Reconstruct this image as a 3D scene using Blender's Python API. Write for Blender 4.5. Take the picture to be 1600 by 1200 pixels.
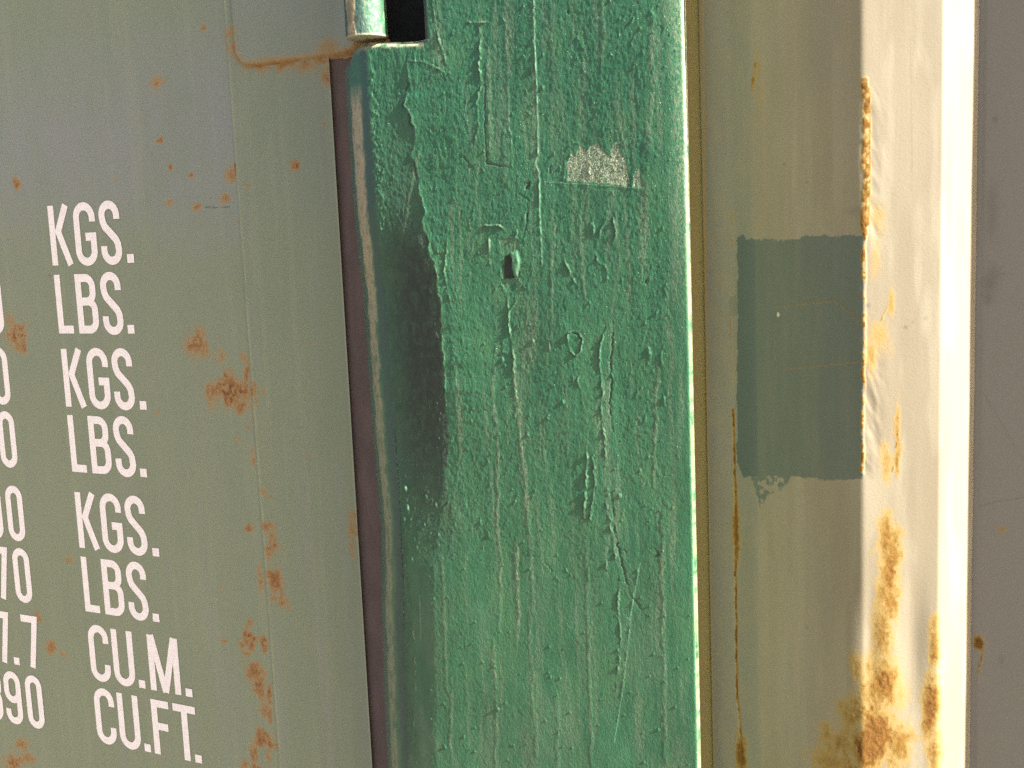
import bpy, math
import numpy as np

# ------------------------------------------------------------------ camera, world, sun, exposure
for o in list(bpy.data.objects):
    bpy.data.objects.remove(o)
S = bpy.context.scene
COL = S.collection
F, YAW, PITCH, ROLL = 1758.96, 0.459217, 0.132750, -0.041806      # focal length in 1600-wide pixels, radians
CAM = np.array([0.0, -0.692, 1.5])
cy, sy = math.cos(YAW), math.sin(YAW)
FW = np.array([-sy*math.cos(PITCH), cy*math.cos(PITCH), -math.sin(PITCH)])
_r = np.array([cy, sy, 0.0]); _u = np.cross(_r, FW)
RT = _r*math.cos(ROLL) + _u*math.sin(ROLL)
UP = -_r*math.sin(ROLL) + _u*math.cos(ROLL)
cd = bpy.data.cameras.new('camera'); cam = bpy.data.objects.new('camera', cd); COL.objects.link(cam)
from mathutils import Matrix
M = Matrix([[RT[i], UP[i], -FW[i], CAM[i]] for i in range(3)] + [[0, 0, 0, 1]])
cam.matrix_world = M
cd.sensor_fit = 'HORIZONTAL'; cd.sensor_width = 36; cd.lens = F/1600*36
cd.clip_start = 0.01; cd.clip_end = 200
S.camera = cam

SUN = np.array([0.835, -0.066, 0.543]); SUN /= np.linalg.norm(SUN)
W = bpy.data.worlds.new('World'); S.world = W; W.use_nodes = True
wn = W.node_tree.nodes; wl = W.node_tree.links; wn.clear()
sky = wn.new('ShaderNodeTexSky'); sky.sky_type = 'NISHITA'; sky.sun_disc = False
sky.sun_elevation = math.asin(SUN[2]); sky.sun_rotation = math.atan2(SUN[0], SUN[1])
sky.air_density = 0.6; sky.dust_density = 4.0; sky.ozone_density = 0.0
bg = wn.new('ShaderNodeBackground'); bg.inputs[1].default_value = 0.055
wo = wn.new('ShaderNodeOutputWorld'); wl.new(sky.outputs[0], bg.inputs[0]); wl.new(bg.outputs[0], wo.inputs[0])
sl = bpy.data.lights.new('sun', 'SUN'); sl.energy = 5.0; sl.angle = math.radians(0.5); sl.color = (1.0, 0.98, 0.95)
so = bpy.data.objects.new('sun', sl); COL.objects.link(so)
from mathutils import Vector
so.rotation_euler = Vector(SUN).to_track_quat('Z', 'Y').to_euler()
vs = S.view_settings
S.display_settings.display_device = 'sRGB'
vs.view_transform = 'Standard'; vs.look = 'None'; vs.gamma = 1; vs.use_curve_mapping = False
vs.exposure = 2.85
S.cycles.max_bounces = 6; S.cycles.use_denoising = False

# ------------------------------------------------------------------ helpers
def ray(px, py):
    return (px-800)*RT - (py-600)*UP + F*FW
def hit(px, py, p0, n):
    d = ray(px, py); return CAM + d*(np.dot(p0-CAM, n)/np.dot(d, n))
def at(px, py, y):
    return hit(px, py, np.array([0, y, 0.]), np.array([0, 1., 0]))
def trace(pts, y):                                   # photo points -> (x, z) on a plane y
    return np.array([at(a, b, y)[[0, 2]] for a, b in pts])

def vnoise(u, v, seed):
    rng = np.random.RandomState(seed); T = rng.rand(256, 256)
    i = np.floor(u).astype(np.int64); j = np.floor(v).astype(np.int64); a = u-i; b = v-j
    a = a*a*a*(a*(a*6-15)+10); b = b*b*b*(b*(b*6-15)+10)
    i0 = i & 255; i1 = (i+1) & 255; j0 = j & 255; j1 = (j+1) & 255
    return ((T[i0, j0]*(1-a)+T[i1, j0]*a)*(1-b)+(T[i0, j1]*(1-a)+T[i1, j1]*a)*b)*2-1
def fbm(u, v, seed, o=3):
    s = 0; k = 1.0; t = 0
    for n in range(o):
        s = s+k*vnoise(u*2**n+n*17.3, v*2**n+n*9.1, seed+n); t += k; k *= 0.5
    return s/t*1.5
def sst(a, b, x):
    t = np.clip((x-a)/(b-a), 0, 1); return t*t*(3-2*t)
def pdist(X, Z, pts):                                # distance to a polyline, signed side, position along it
    D = np.full(X.shape, 1e9)
    A = np.zeros(X.shape); L = 0.0
    for (x0, z0), (x1, z1) in zip(pts[:-1], pts[1:]):
        ex, ez = x1-x0, z1-z0; l2 = ex*ex+ez*ez+1e-14
        t = np.clip(((X-x0)*ex+(Z-z0)*ez)/l2, 0, 1)
        d = np.hypot(X-x0-t*ex, Z-z0-t*ez); m = d < D
        D[m] = d[m]; A[m] = L+t[m]*math.sqrt(l2); L += math.sqrt(l2)
    return D, A, L
def inpoly(X, Z, pts):
    c = np.zeros(X.shape, bool); n = len(pts)
    for i in range(n):
        x0, z0 = pts[i]; x1, z1 = pts[(i+1) % n]
        if z0 == z1: continue
        k = ((z0 > Z) != (z1 > Z)) & (X < (x1-x0)*(Z-z0)/(z1-z0)+x0); c ^= k
    return c
def axis(a, d0, d1, b, step, k=6):                   # coarse - dense - coarse coordinates
    return np.concatenate([np.linspace(a, d0, k, endpoint=False), np.linspace(d0, d1, int((d1-d0)/step)+1), np.linspace(d1, b, k+1)[1:]])
def grid(name, P, mat, parent=None, attrs={}, keep=None):
    ny, nx = P.shape[:2]
    idx = np.arange(ny*nx).reshape(ny, nx)
    q = np.stack([idx[:-1, :-1], idx[:-1, 1:], idx[1:, 1:], idx[1:, :-1]], -1)
    if keep is not None: q = q[keep]
    q = q.reshape(-1, 4)
    used = np.zeros(ny*nx, bool); used[q.ravel()] = True
    remap = np.cumsum(used)-1; V = P.reshape(-1, 3)[used]; q = remap[q]
    me = bpy.data.meshes.new(name)
    me.vertices.add(len(V)); me.vertices.foreach_set('co', V.astype(np.float32).ravel())
    me.loops.add(q.size); me.loops.foreach_set('vertex_index', q.astype(np.int32).ravel())
    me.polygons.add(len(q)); me.polygons.foreach_set('loop_start', np.arange(0, q.size, 4, dtype=np.int32))
    me.polygons.foreach_set('use_smooth', np.ones(len(q), bool))
    me.update(calc_edges=True)
    for k, v in attrs.items():
        a = me.attributes.new(k, 'FLOAT', 'POINT'); a.data.foreach_set('value', v.reshape(-1)[used].astype(np.float32))
    me.materials.append(mat)
    o = bpy.data.objects.new(name, me); COL.objects.link(o); o.parent = parent
    return o
def poly(name, V, Fs, mat, parent=None, smooth=False):
    me = bpy.data.meshes.new(name); me.from_pydata([tuple(map(float, v)) for v in V], [], Fs); me.update()
    if smooth: me.polygons.foreach_set('use_smooth', [True]*len(me.polygons))
    me.materials.append(mat)
    o = bpy.data.objects.new(name, me); COL.objects.link(o); o.parent = parent
    return o
def box(name, x0, x1, y0, y1, z0, z1, mat, parent=None):
    V = [(x, y, z) for x in (x0, x1) for y in (y0, y1) for z in (z0, z1)]
    return poly(name, V, [(0, 1, 3, 2), (4, 6, 7, 5), (0, 4, 5, 1), (2, 3, 7, 6), (0, 2, 6, 4), (1, 5, 7, 3)], mat, parent)

# ------------------------------------------------------------------ materials
class Mat:
    def __init__(s, name):
        s.m = bpy.data.materials.new(name); s.m.use_nodes = True; s.t = s.m.node_tree; s.n = s.t.nodes
        s.b = s.n['Principled BSDF']; s.geo = s.n.new('ShaderNodeTexCoord').outputs['Object']
    def link(s, a, b): s.t.links.new(a, b)
    def val(s, v, inp):
        if isinstance(v, (int, float)): inp.default_value = v
        elif isinstance(v, tuple): inp.default_value = (*v, 1)
        else: s.link(v, inp)
    def attr(s, name):
        n = s.n.new('ShaderNodeAttribute'); n.attribute_name = name; return n.outputs['Fac']
    def noise(s, scale, sz=1.0, detail=4, rough=0.6, dist=0.0):
        mp = s.n.new('ShaderNodeMapping'); mp.inputs['Scale'].default_value = (scale, scale, scale*sz); s.link(s.geo, mp.inputs[0])
        n = s.n.new('ShaderNodeTexNoise'); n.inputs['Scale'].default_value = 1; n.inputs['Detail'].default_value = detail
        n.inputs['Roughness'].default_value = rough; n.inputs['Distortion'].default_value = dist
        s.link(mp.outputs[0], n.inputs['Vector']); return n.outputs['Fac']
    def math(s, op, a, b=0.0, c=None):
        n = s.n.new('ShaderNodeMath'); n.operation = op
        s.val(a, n.inputs[0]); s.val(b, n.inputs[1])
        if c is not None: s.val(c, n.inputs[2])
        return n.outputs[0]
    def rng(s, v, a, b, c=0.0, d=1.0):
        n = s.n.new('ShaderNodeMapRange'); n.interpolation_type = 'SMOOTHSTEP'
        s.val(v, n.inputs[0])
        for i, x in enumerate((a, b, c, d)): n.inputs[i+1].default_value = x
        return n.outputs[0]
    def mix(s, f, a, b):
        n = s.n.new('ShaderNodeMix'); n.data_type = 'RGBA'; s.val(f, n.inputs[0]); s.val(a, n.inputs[6]); s.val(b, n.inputs[7]); return n.outputs[2]
    def bump(s, h, strength=0.3, dist=0.001):
        n = s.n.new('ShaderNodeBump'); n.inputs['Strength'].default_value = strength; n.inputs['Distance'].default_value = dist
        s.link(h, n.inputs['Height']); s.link(n.outputs[0], s.b.inputs['Normal'])
    def end(s, col, rough, spec=0.5):
        s.val(col, s.b.inputs['Base Color']); s.val(rough, s.b.inputs['Roughness']); s.b.inputs['Specular IOR Level'].default_value = spec
        return s.m

RUST_HALO = (0.27, 0.175, 0.075); RUST = (0.18, 0.080, 0.026); RUST_DARK = (0.075, 0.026, 0.011)
def rusted(k, col, rust, halo=RUST_HALO, body=RUST, body2=(0.30, 0.14, 0.045), br=0.9):                            # paint -> halo -> rust -> dark pits, broken up by fine noise
    n1 = k.noise(420, 1, 5, 0.7); n2 = k.noise(900, 1, 3, 0.7)
    r = k.math('ADD', rust, k.math('MULTIPLY', k.math('SUBTRACT', n1, 0.5), k.rng(rust, 0.02, 0.5, 0.0, br)))
    col = k.mix(k.rng(r, 0.02, 0.38, 0, 0.85), col, halo)
    col = k.mix(k.rng(r, 0.30, 0.80), col, k.mix(n2, body, body2))
    col = k.mix(k.math('MULTIPLY', k.rng(r, 0.66, 0.95), k.rng(n2, 0.35, 0.6)), col, RUST_DARK)
    pits = k.math('MULTIPLY', k.rng(r, 0.40, 0.62), k.rng(k.noise(1000, 1, 2, 0.5), 0.62, 0.70))
    col = k.mix(k.math('MULTIPLY', pits, 0.7), col, RUST_DARK)
    return col, k.math('ADD', r, k.math('MULTIPLY', pits, 0.3))

def door_material():
    k = Mat('faded grey green door paint')
    base = k.mix(k.attr('fade'), (0.186, 0.208, 0.126), (0.202, 0.209, 0.180))
    base = k.mix(k.math('MULTIPLY', k.rng(k.noise(70, 0.06, 4, 0.6), 0.45, 0.8), 0.30), base, (0.215, 0.205, 0.135))
    base = k.mix(k.math('MULTIPLY', k.rng(k.noise(28, 0.35, 3, 0.6), 0.4, 0.7), 0.35), base, (0.160, 0.190, 0.116))
    base = k.mix(k.math('MULTIPLY', k.rng(k.noise(2600, 1, 2, 0.6), 0.35, 0.7), 0.10), base, (0.08, 0.09, 0.06))
    base = k.mix(k.attr('pale'), base, (0.30, 0.30, 0.19))
    base = k.mix(k.attr('mark'), base, (0.05, 0.05, 0.045))
    col, r = rusted(k, base, k.attr('rust'), br=0.6)
    k.bump(k.math('ADD', k.math('MULTIPLY', k.noise(500, 1, 3, 0.6), 0.25), k.math('MULTIPLY', r, k.noise(700, 1, 4, 0.7))), 0.5, 0.0006)
    return k.end(col, k.rng(r, 0.1, 0.5, 0.5, 0.9), 0.35)
def green_material():
    k = Mat('thick brushed green paint')
    v = k.noise(260, 0.25, 4, 0.65)
    base = k.mix(k.rng(v, 0.3, 0.7), (0.015, 0.073, 0.033), (0.026, 0.096, 0.0445))
    base = k.mix(k.math('MULTIPLY', k.rng(k.noise(45, 0.5, 3, 0.6), 0.45, 0.72), 0.45), base, (0.044, 0.112, 0.044))
    base = k.mix(k.attr('streak'), base, k.mix(k.rng(k.noise(1100, 0.5, 3, 0.7), .35, .65), (0.045, 0.105, 0.055), (0.17, 0.175, 0.11)))
    base = k.mix(k.attr('drip'), base, (0.10, 0.22, 0.12))
    base = k.mix(k.math('MULTIPLY', k.attr('flake'), k.rng(k.noise(1700, 0.7, 3, 0.75), 0.44, 0.62)), base, (0.34, 0.32, 0.22))
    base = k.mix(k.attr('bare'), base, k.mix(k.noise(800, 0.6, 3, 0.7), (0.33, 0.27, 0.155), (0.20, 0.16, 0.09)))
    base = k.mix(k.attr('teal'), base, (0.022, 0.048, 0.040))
    base = k.mix(k.attr('dirt_shade'), base, k.mix(k.noise(330, 1, 4, 0.7), (0.013, 0.022, 0.014), (0.026, 0.034, 0.022)))
    base = k.mix(k.attr('slot'), base, (0.045, 0.040, 0.045))
    base = k.mix(k.attr('rim'), base, k.mix(k.noise(600, 1, 3, 0.7), (0.13, 0.17, 0.11), (0.36, 0.31, 0.2)))
    sp = k.rng(k.noise(1300, 0.6, 2, 0.6), 0.66, 0.74)
    base = k.mix(k.math('MULTIPLY', sp, 0.35), base, (0.20, 0.22, 0.13))
    k.bump(k.math('ADD', k.noise(1000, 0.5, 4, 0.65), k.math('MULTIPLY', sp, 0.5)), 0.65, 0.0005)
    return k.end(base, k.math('ADD', k.rng(k.noise(300, 0.4, 3), 0.3, 0.7, 0.24, 0.42), k.math('MULTIPLY', k.attr('dirt_shade'), 0.4)), 0.40)
def cream_material():
    k = Mat('weathered cream paint')
    base = k.mix(k.rng(k.noise(30, 0.25, 4, 0.6), 0.35, 0.65), (0.142, 0.117, 0.075), (0.156, 0.130, 0.086))
    base = k.mix(k.math('MULTIPLY', k.rng(k.noise(120, 0.05, 4, 0.6), 0.45, 0.8), 0.15), base, (0.25, 0.20, 0.13))
    base = k.mix(k.attr('pale'), base, (0.34, 0.31, 0.22))
    base = k.mix(k.attr('grey'), base, (0.144, 0.136, 0.114))
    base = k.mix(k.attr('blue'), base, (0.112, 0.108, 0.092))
    base = k.mix(k.attr('olive'), base, (0.400, 0.300, 0.105))
    base = k.mix(k.attr('line'), base, (0.22, 0.13, 0.03))
    base = k.mix(k.attr('patch'), base, k.mix(k.noise(60, 0.2, 4, 0.6), (0.045, 0.058, 0.044), (0.060, 0.074, 0.058)))
    base = k.mix(k.attr('strip'), base, (0.040, 0.053, 0.050))
    base = k.mix(k.attr('scratch'), base, (0.11, 0.075, 0.03)); base = k.mix(k.attr('mark'), base, (0.075, 0.068, 0.052))
    col, r = rusted(k, base, k.attr('rust'), (0.205, 0.135, 0.040), (0.105, 0.050, 0.009), (0.150, 0.082, 0.017), 0.35)
    k.bump(k.math('ADD', k.math('MULTIPLY', k.noise(600, 1, 3, 0.6), 0.2), k.math('MULTIPLY', r, k.noise(650, 1, 4, 0.7))), 0.5, 0.0007)
    m = k.end(col, k.rng(r, 0.1, 0.5, 0.42, 0.9), 0.4); k.val(k.rng(r, 0.1, 0.5, 0.4, 0.08), k.b.inputs['Specular IOR Level']); return m
def plain(name, c0, c1, scale, rough, sz=1.0, bump=0.2, spec=0.4):
    k = Mat(name); n = k.noise(scale, sz, 5, 0.65)
    k.bump(k.noise(scale*4, sz, 3, 0.6), bump, 0.0008)
    return k.end(k.mix(k.rng(n, 0.35, 0.65), c0, c1), rough, spec)
M_DOOR = door_material(); M_GREEN = green_material(); M_CREAM = cream_material()
def white_material():
    k = Mat('white stencil paint'); n = k.noise(160, 1, 5, 0.65)
    col = k.mix(k.rng(n, 0.35, 0.65), (0.74, 0.66, 0.62), (0.80, 0.72, 0.67))
    col = k.mix(k.math('MULTIPLY', k.rng(k.noise(520, 1, 4, 0.7), 0.70, 0.76), 0.8), col, (0.22, 0.20, 0.13))
    col = k.mix(k.math('MULTIPLY', k.rng(k.noise(60, 0.3, 4, 0.7), 0.55, 0.8), 0.25), col, (0.50, 0.43, 0.32))
    return k.end(col, 0.6, 0.35)
M_WHITE = white_material()
M_MAROON = plain('maroon primer', (0.098, 0.068, 0.058), (0.120, 0.083, 0.070), 120, 0.85, 0.3)
M_RUSTY = plain('bare rusty steel', (0.10, 0.042, 0.016), (0.17, 0.075, 0.026), 500, 0.9)
M_DARK = plain('dark steel with painted shade', (0.008, 0.010, 0.009), (0.014, 0.016, 0.014), 200, 0.9)  # near-black tone paints the shade inside hollows
M_GROUND = plain('pale gravelly ground', (0.10, 0.085, 0.062), (0.16, 0.135, 0.10), 40, 0.95)

# ------------------------------------------------------------------ setting
gd = poly('ground', [(-40, -40, 0), (40, -40, 0), (40, 40, 0), (-40, 40, 0)], [(0, 1, 2, 3)], M_GROUND)
gd['kind'] = 'structure'

# ------------------------------------------------------------------ the green container
YF = -0.065                                          # front of the corner post, proud of the door (y = 0)
def empty(name, loc, label, cat):
    o = bpy.data.objects.new(name, None); COL.objects.link(o); o.location = loc; o['label'] = label; o['category'] = cat; return o
green = empty('shipping_container', (0, 0, 0), 'container with white weight lettering on its grey-green door and a thickly overpainted green corner post', 'container')

# corner post: profile in plan, sheet of displaced paint
ZT, ZB = 2.59, 0.02
zt = at(800, -180, YF)[2]; zb = at(800, 1390, YF)[2]
Zs = axis(ZB, zb, zt, ZT, 0.00052)
xR = at(1080, 600, YF)[0]; xK = at(690, 600, YF)[0]; xL = at(569, 600, YF+0.0166)[0]-0.0062
RL, RR = 0.036, 0.0025
prof = []                                            # x, y, nx, ny
prof += [(xL, YF+0.11, -1, 0), (xL, YF+0.06, -1, 0)]
for a in np.linspace(-90, -2, 40): prof.append((xL+RL+RL*math.sin(math.radians(a)), YF+0.0002+RL-RL*math.cos(math.radians(a)), math.sin(math.radians(a)), -math.cos(math.radians(a))))
nf = int((xR-RR-xL-RL)/0.00052)
for x in np.linspace(xL+RL, xR-RR, nf): prof.append((x, YF+0.0002*(1-sst(xL+RL, xK, x)), 0, -1))
for a in np.linspace(6, 104, 18): prof.append((xR-RR+RR*math.sin(math.radians(a)), YF+RR-RR*math.cos(math.radians(a)), math.sin(math.radians(a)), -math.cos(math.radians(a))))
prof += [(xR-0.0012, YF+0.008, .96, .2), (xR-0.034, YF+0.10, .94, .3)]
prof = np.array(prof)
X = np.repeat(prof[None, :, 0], len(Zs), 0); Y = np.repeat(prof[None, :, 1], len(Zs), 0)
NX = np.repeat(prof[None, :, 2], len(Zs), 0); NY = np.repeat(prof[None, :, 3], len(Zs), 0)
Z = np.repeat(Zs[:, None], len(prof), 1)
mm = 0.001
def zpx(py, px=800): return at(px, py, YF)[2]
def row(py_list, vals):                              # a value that changes with height, given at photo heights
    zz = np.array([zpx(p) for p in py_list]); o = np.argsort(zz)
    return np.interp(Zs, zz[o], np.array(vals)[o])[:, None]
front = (NY < -0.5)*sst(xL+RL*0.2, xL+RL*1.0, X)
rough = row([-100, 0, 500, 800, 900, 1000, 1250], [1.0, 1.0, 0.9, 0.75, 0.5, 0.36, 0.32])*(1-0.6*sst(xR-0.018, xR-0.006, X))*(0.8+0.3*sst(xK+0.05, xK, X))
jx = 0.5*mm*fbm(Z/(3*mm), Z/(50*mm), 5, 3)
H = np.zeros_like(X)
# general paint texture: orange peel stretched downwards, brush ridges, curled wrinkles, blisters
H += 0.06*mm*(0.35+0.65*rough)*fbm(X/(1.25*mm), Z/(2.0*mm), 15, 2)
H += 0.042*mm*rough*fbm(X/(2.6*mm)+0.4*fbm(X/(5*mm), Z/(5*mm), 3), Z/(5.5*mm), 11, 3)
H += 0.072*mm*rough*fbm(X/(1.8*mm), Z/(2.7*mm), 13, 3)
H += 0.07*mm*rough*fbm(X/(7*mm), Z/(70*mm), 21, 2)
H += 0.5*mm*fbm(X/(45*mm), Z/(90*mm), 23, 2)*front
rg = 1-np.abs(fbm(X/(5*mm), Z/(9*mm), 31, 3)); patchy = sst(-0.15, 0.35, fbm(X/(16*mm), Z/(40*mm), 33, 2))
H += 0.17*mm*sst(0.94, 1.0, rg)*patchy*rough
rg2 = 1-np.abs(fbm(X/(3.2*mm)+5, Z/(7*mm), 35, 2)); patchy2 = sst(0.0, 0.4, fbm(X/(22*mm), Z/(30*mm), 37, 2))
H += 0.10*mm*sst(0.90, 1.0, rg2)*patchy2*rough
rs = np.random.RandomState(7)
xs_all = prof[:, 0]
def stamp(cx, cz, rx, rz, h, sharp=1.0):
    j0 = np.searchsorted(Zs, cz-2*rz); j1 = np.searchsorted(Zs, cz+2*rz); m = np.where((np.abs(xs_all-cx) < 2*rx) & (prof[:, 3] < -0.3))[0]
    if len(m) == 0 or j1 <= j0: return
    sl_ = (slice(j0, j1), slice(m[0], m[-1]+1))
    d = ((X[sl_]-cx)/rx)**2+((Z[sl_]-cz)/rz)**2
    H[sl_] += h*np.clip(1-d, 0, 1)**sharp
for i in range(420):
    r = rs.uniform(0.35, 0.9)*mm; stamp(rs.uniform(xL+RL, xR-0.004), rs.uniform(zb, zt), r, r*rs.uniform(1, 1.7), rs.uniform(0.15, 0.45)*mm, 0.7)
for i in range(55):                                 # blisters over the dirty belly of the edge
    r = rs.uniform(0.7, 1.5)*mm; px = rs.uniform(612, 690); py = rs.uniform(600, 860)
    p = at(px, py, YF); stamp(p[0], p[2], r, r*1.2, rs.uniform(0.2, 0.45)*mm, 0.7)
for i in range(120):                                 # crumbly dirt along the left edge lower down
    r = rs.uniform(0.7, 1.6)*mm; py = rs.uniform(800, 1250); px = 622+0.02*(py-800)+rs.normal(0, 8)
    p = at(px, py, YF); stamp(p[0], p[2], r, r*1.5, rs.uniform(0.2, 0.5)*mm, 0.7)
for px, py, r, h in [(848, 137, 1.3, .55), (800, 178, .9, .4), (833, 533, 1.4, .6), (785, 562, 1.6, .7), (1013, 545, 1.1, .5), (1014, 552, 1.3, .6), (628, 765, 2.2, 1.0), (632, 795, 2.4, 1.1),
                     (662, 820, 1.3, .6), (622, 637, 1.4, .5), (625, 812, 1.8, .7), (695, 1168, 1.3, .7), (965, 1016, 1.0, .5), (778, 1108, 1.2, .6), (756, 236, .9, .4), (748, 395, 1.0, .4), (880, 628, 1.5, .5), (968, 775, 1.6, .6), (1000, 735, .9, .4)]:
    p = at(px, py, YF); stamp(p[0], p[2], r*mm*0.8, r*mm*1.1, h*mm, 0.6)
dirt_shade = np.zeros_like(X); bare = np.zeros_like(X); streak = np.zeros_like(X); drip = np.zeros_like(X); flake = np.zeros_like(X); teal = np.zeros_like(X); slot = np.zeros_like(X); rim = np.zeros_like(X)
def near(pts, pad):
    m = np.where((xs_all > pts[:, 0].min()-pad) & (xs_all < pts[:, 0].max()+pad) & (prof[:, 3] < -0.5))[0]
    j0 = np.searchsorted(Zs, pts[:, 1].min()-pad); j1 = np.searchsorted(Zs, pts[:, 1].max()+pad)
    return (slice(j0, j1), slice(m[0], m[-1]+1))
def ridge(pp, w, h, seed=0, wob=0.5, fade=0.2, pale=0.3):
    pts = trace(pp, YF); s = near(pts, 6*mm)
    x = X[s]+1.5*wob*mm*fbm(Z[s]/(2.0*mm)+seed, X[s]/(4*mm), 40+seed % 7, 3); z = Z[s]+wob*mm*0.6*fbm(X[s]/(2.2*mm), Z[s]/(3*mm)+seed, 48, 2)
    d, a, L = pdist(x, z, pts)
    var = 0.25+0.95*np.clip(fbm(a/(3.5*mm)+seed*3.1, a*0+seed, 55, 3)+0.45, 0, 1.3)
    e = np.exp(-(d/(0.8*w*mm))**2)*var*np.clip(np.minimum(a, L-a)/(fade*L+1e-9), 0.25, 1)
    H[s] += 1.6*h*mm*e
    if h > 0.2 and seed < 70:                       # dark line beside the lifted edge, painting the shadow it casts
        d2, a2, L2 = pdist(x+0.9*mm, z+0.5*mm, pts); dirt_shade[s] = np.maximum(dirt_shade[s], 0.75*np.exp(-(d2/(0.45*mm))**2)*np.clip(var*1.3-.35, 0, 1))
    if h < -0.2: dirt_shade[s] = np.maximum(dirt_shade[s], 0.8*np.clip(e*1.3, 0, 1))
    if pale: streak[s] = np.maximum(streak[s], pale*np.clip(e*1.4, 0, 1))
def step(pp, h, reach, seed=0, wob=1.2):             # the broken edge of a thicker coat lying to the right
    pts = trace(pp, YF); o = np.argsort(pts[:, 1]); xc = np.interp(Zs, pts[o, 1], pts[o, 0])
    xc = xc+wob*mm*fbm(Zs/(4*mm), Zs*0+seed, 60+seed, 4)
    g = (sst(pts[:, 1].min()-4*mm, pts[:, 1].min()+12*mm, Zs)*sst(pts[:, 1].max()+4*mm, pts[:, 1].max()-8*mm, Zs))[:, None]
    t = X-xc[:, None]; hh = h*(0.7+0.5*fbm(Zs/(9*mm), Zs*0+3, 61+seed, 2)[:, None])
    H[:] += 1.5*mm*g*hh*(sst(-0.25*mm, 0.25*mm, t)*np.exp(-np.clip(t, 0, None)/reach)+0.55*np.exp(-((t-0.5*mm)/(0.7*mm))**2))*(NY < -0.5)
    chip = np.exp(-((t+1.3*mm)/(1.0*mm))**2)*np.clip(2.6*fbm(X/(4*mm), Z/(7*mm), 66+seed, 2)-.1, 0, 1)*g*(NY < -.5)
    H[:] -= .6*mm*chip; dirt_shade[:] = np.maximum(dirt_shade, .85*chip)  # chips are coloured dark too, painted shadow left of the broken edge
    streak[:] = np.maximum(streak, 1.0*np.exp(-((t-0.35*mm)/(0.5*mm))**2)*g*np.clip(.65+fbm(Z/(5*mm), X/(30*mm), 67, 3), 0, 1)*(NY < -.5))
    return xc
crackA = [(636, 95), (640, 130), (632, 165), (645, 195), (650, 215), (643, 245), (652, 265), (655, 300), (662, 330), (660, 350), (668, 370), (672, 395), (680, 420), (685, 450), (688, 480), (690, 520), (692, 560), (695, 600), (697, 640)]
xcA = step(crackA, 0.34, 20*mm, 1)
ridge([(636, 95), (660, 96), (690, 110), (700, 125)], 0.6, 0.35, 3)
ridge([(676, 0), (682, 50), (690, 75), (697, 100)], 0.5, 0.35, 4)
ridge([(745, 35), (750, 60), (748, 100), (752, 130), (745, 160), (748, 195), (738, 240)], 0.6, 0.40, 5, pale=.4)
ridge([(730, 34), (750, 36), (762, 34)], 0.7, 0.35, 6, pale=.5)
ridge([(757, 110), (757, 200), (760, 255), (800, 262)], 0.4, -0.35, 8, 0.4)
ridge([(832, -80), (835, 60), (838, 130), (840, 200), (840, 245), (836, 255), (842, 270), (843, 330), (847, 415)], 0.55, 0.28, 9, 0.25)
pts = trace([(830, -150), (835, 60), (838, 130), (840, 200), (840, 245), (836, 255), (842, 270), (843, 330), (847, 415)], YF); s = near(pts, 5*mm)
d, a, L = pdist(X[s]+0.25*mm*fbm(Z[s]/(2*mm), X[s]/(9*mm), 41, 2), Z[s], pts); drip[s] = np.maximum(drip[s], 0.8*sst(0.8*mm, 0.3*mm, d))
ridge([(818, 300), (828, 285), (812, 292)], 0.6, -0.5, 10); ridge([(808, 302), (826, 312), (829, 318)], 0.5, -0.5, 11); ridge([(824, 320), (823, 345), (818, 372)], 0.6, -0.55, 12, 0.3)
ridge([(745, 354), (770, 352), (780, 352), (790, 362)], 0.6, 0.4, 13, pale=.7); ridge([(775, 348), (793, 333)], 0.4, 0.25, 14, 0.2, pale=.8)
ridge([(765, 355), (764, 390), (766, 425)], 0.7, 0.3, 15, pale=.6)
ridge([(793, 455), (795, 500), (797, 520), (801, 545), (802, 580), (806, 620)], 0.6, 0.40, 16, pale=.5)
ridge([(888, 520), (897, 517), (905, 522), (910, 530), (907, 550), (900, 556), (892, 548), (888, 535), (888, 520)], 0.5, 0.35, 17, 0.3, 0.01)
ridge([(890, 518), (903, 522), (909, 530), (909, 545)], 0.5, -0.45, 18)
ridge([(953, 492), (945, 520), (937, 545), (938, 580), (942, 615), (938, 635), (941, 660), (945, 690), (947, 730)], 0.5, 0.36, 19, pale=.25)
ridge([(958, 500), (954, 560), (955, 600), (953, 640), (960, 690)], 0.5, -0.30, 20)
ridge([(935, 380), (940, 355), (957, 335), (963, 360), (956, 390)], 0.55, 0.30, 21, pale=.3)
ridge([(930, 395), (935, 410), (946, 415), (950, 450)], 0.5, 0.35, 22); ridge([(880, 400), (886, 415), (895, 435), (905, 450)], 0.5, 0.3, 23)
ridge([(918, 690), (916, 760), (912, 810)], 0.8, 0.35, 24, pale=.25); ridge([(925, 700), (930, 760), (922, 815), (910, 805)], 0.5, 0.3, 25)
ridge([(955, 770), (962, 840), (972, 885), (985, 930), (1010, 965)], 0.6, -0.30, 26); ridge([(946, 780), (955, 830), (965, 890)], 0.7, 0.25, 27)
ridge([(968, 900), (966, 960), (970, 1000), (962, 1080)], 0.6, 0.22, 28)
ridge([(700, 360), (695, 420), (705, 480)], 0.6, 0.3, 29); ridge([(720, 240), (735, 262), (745, 258)], 0.5, -0.3, 30); ridge([(664, 370), (680, 395), (690, 400), (695, 420)], 0.7, -0.5, 31)
ridge([(640, 1190), (646, 1080), (644, 1000), (640, 930)], 0.8, 0.35, 32)
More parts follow.
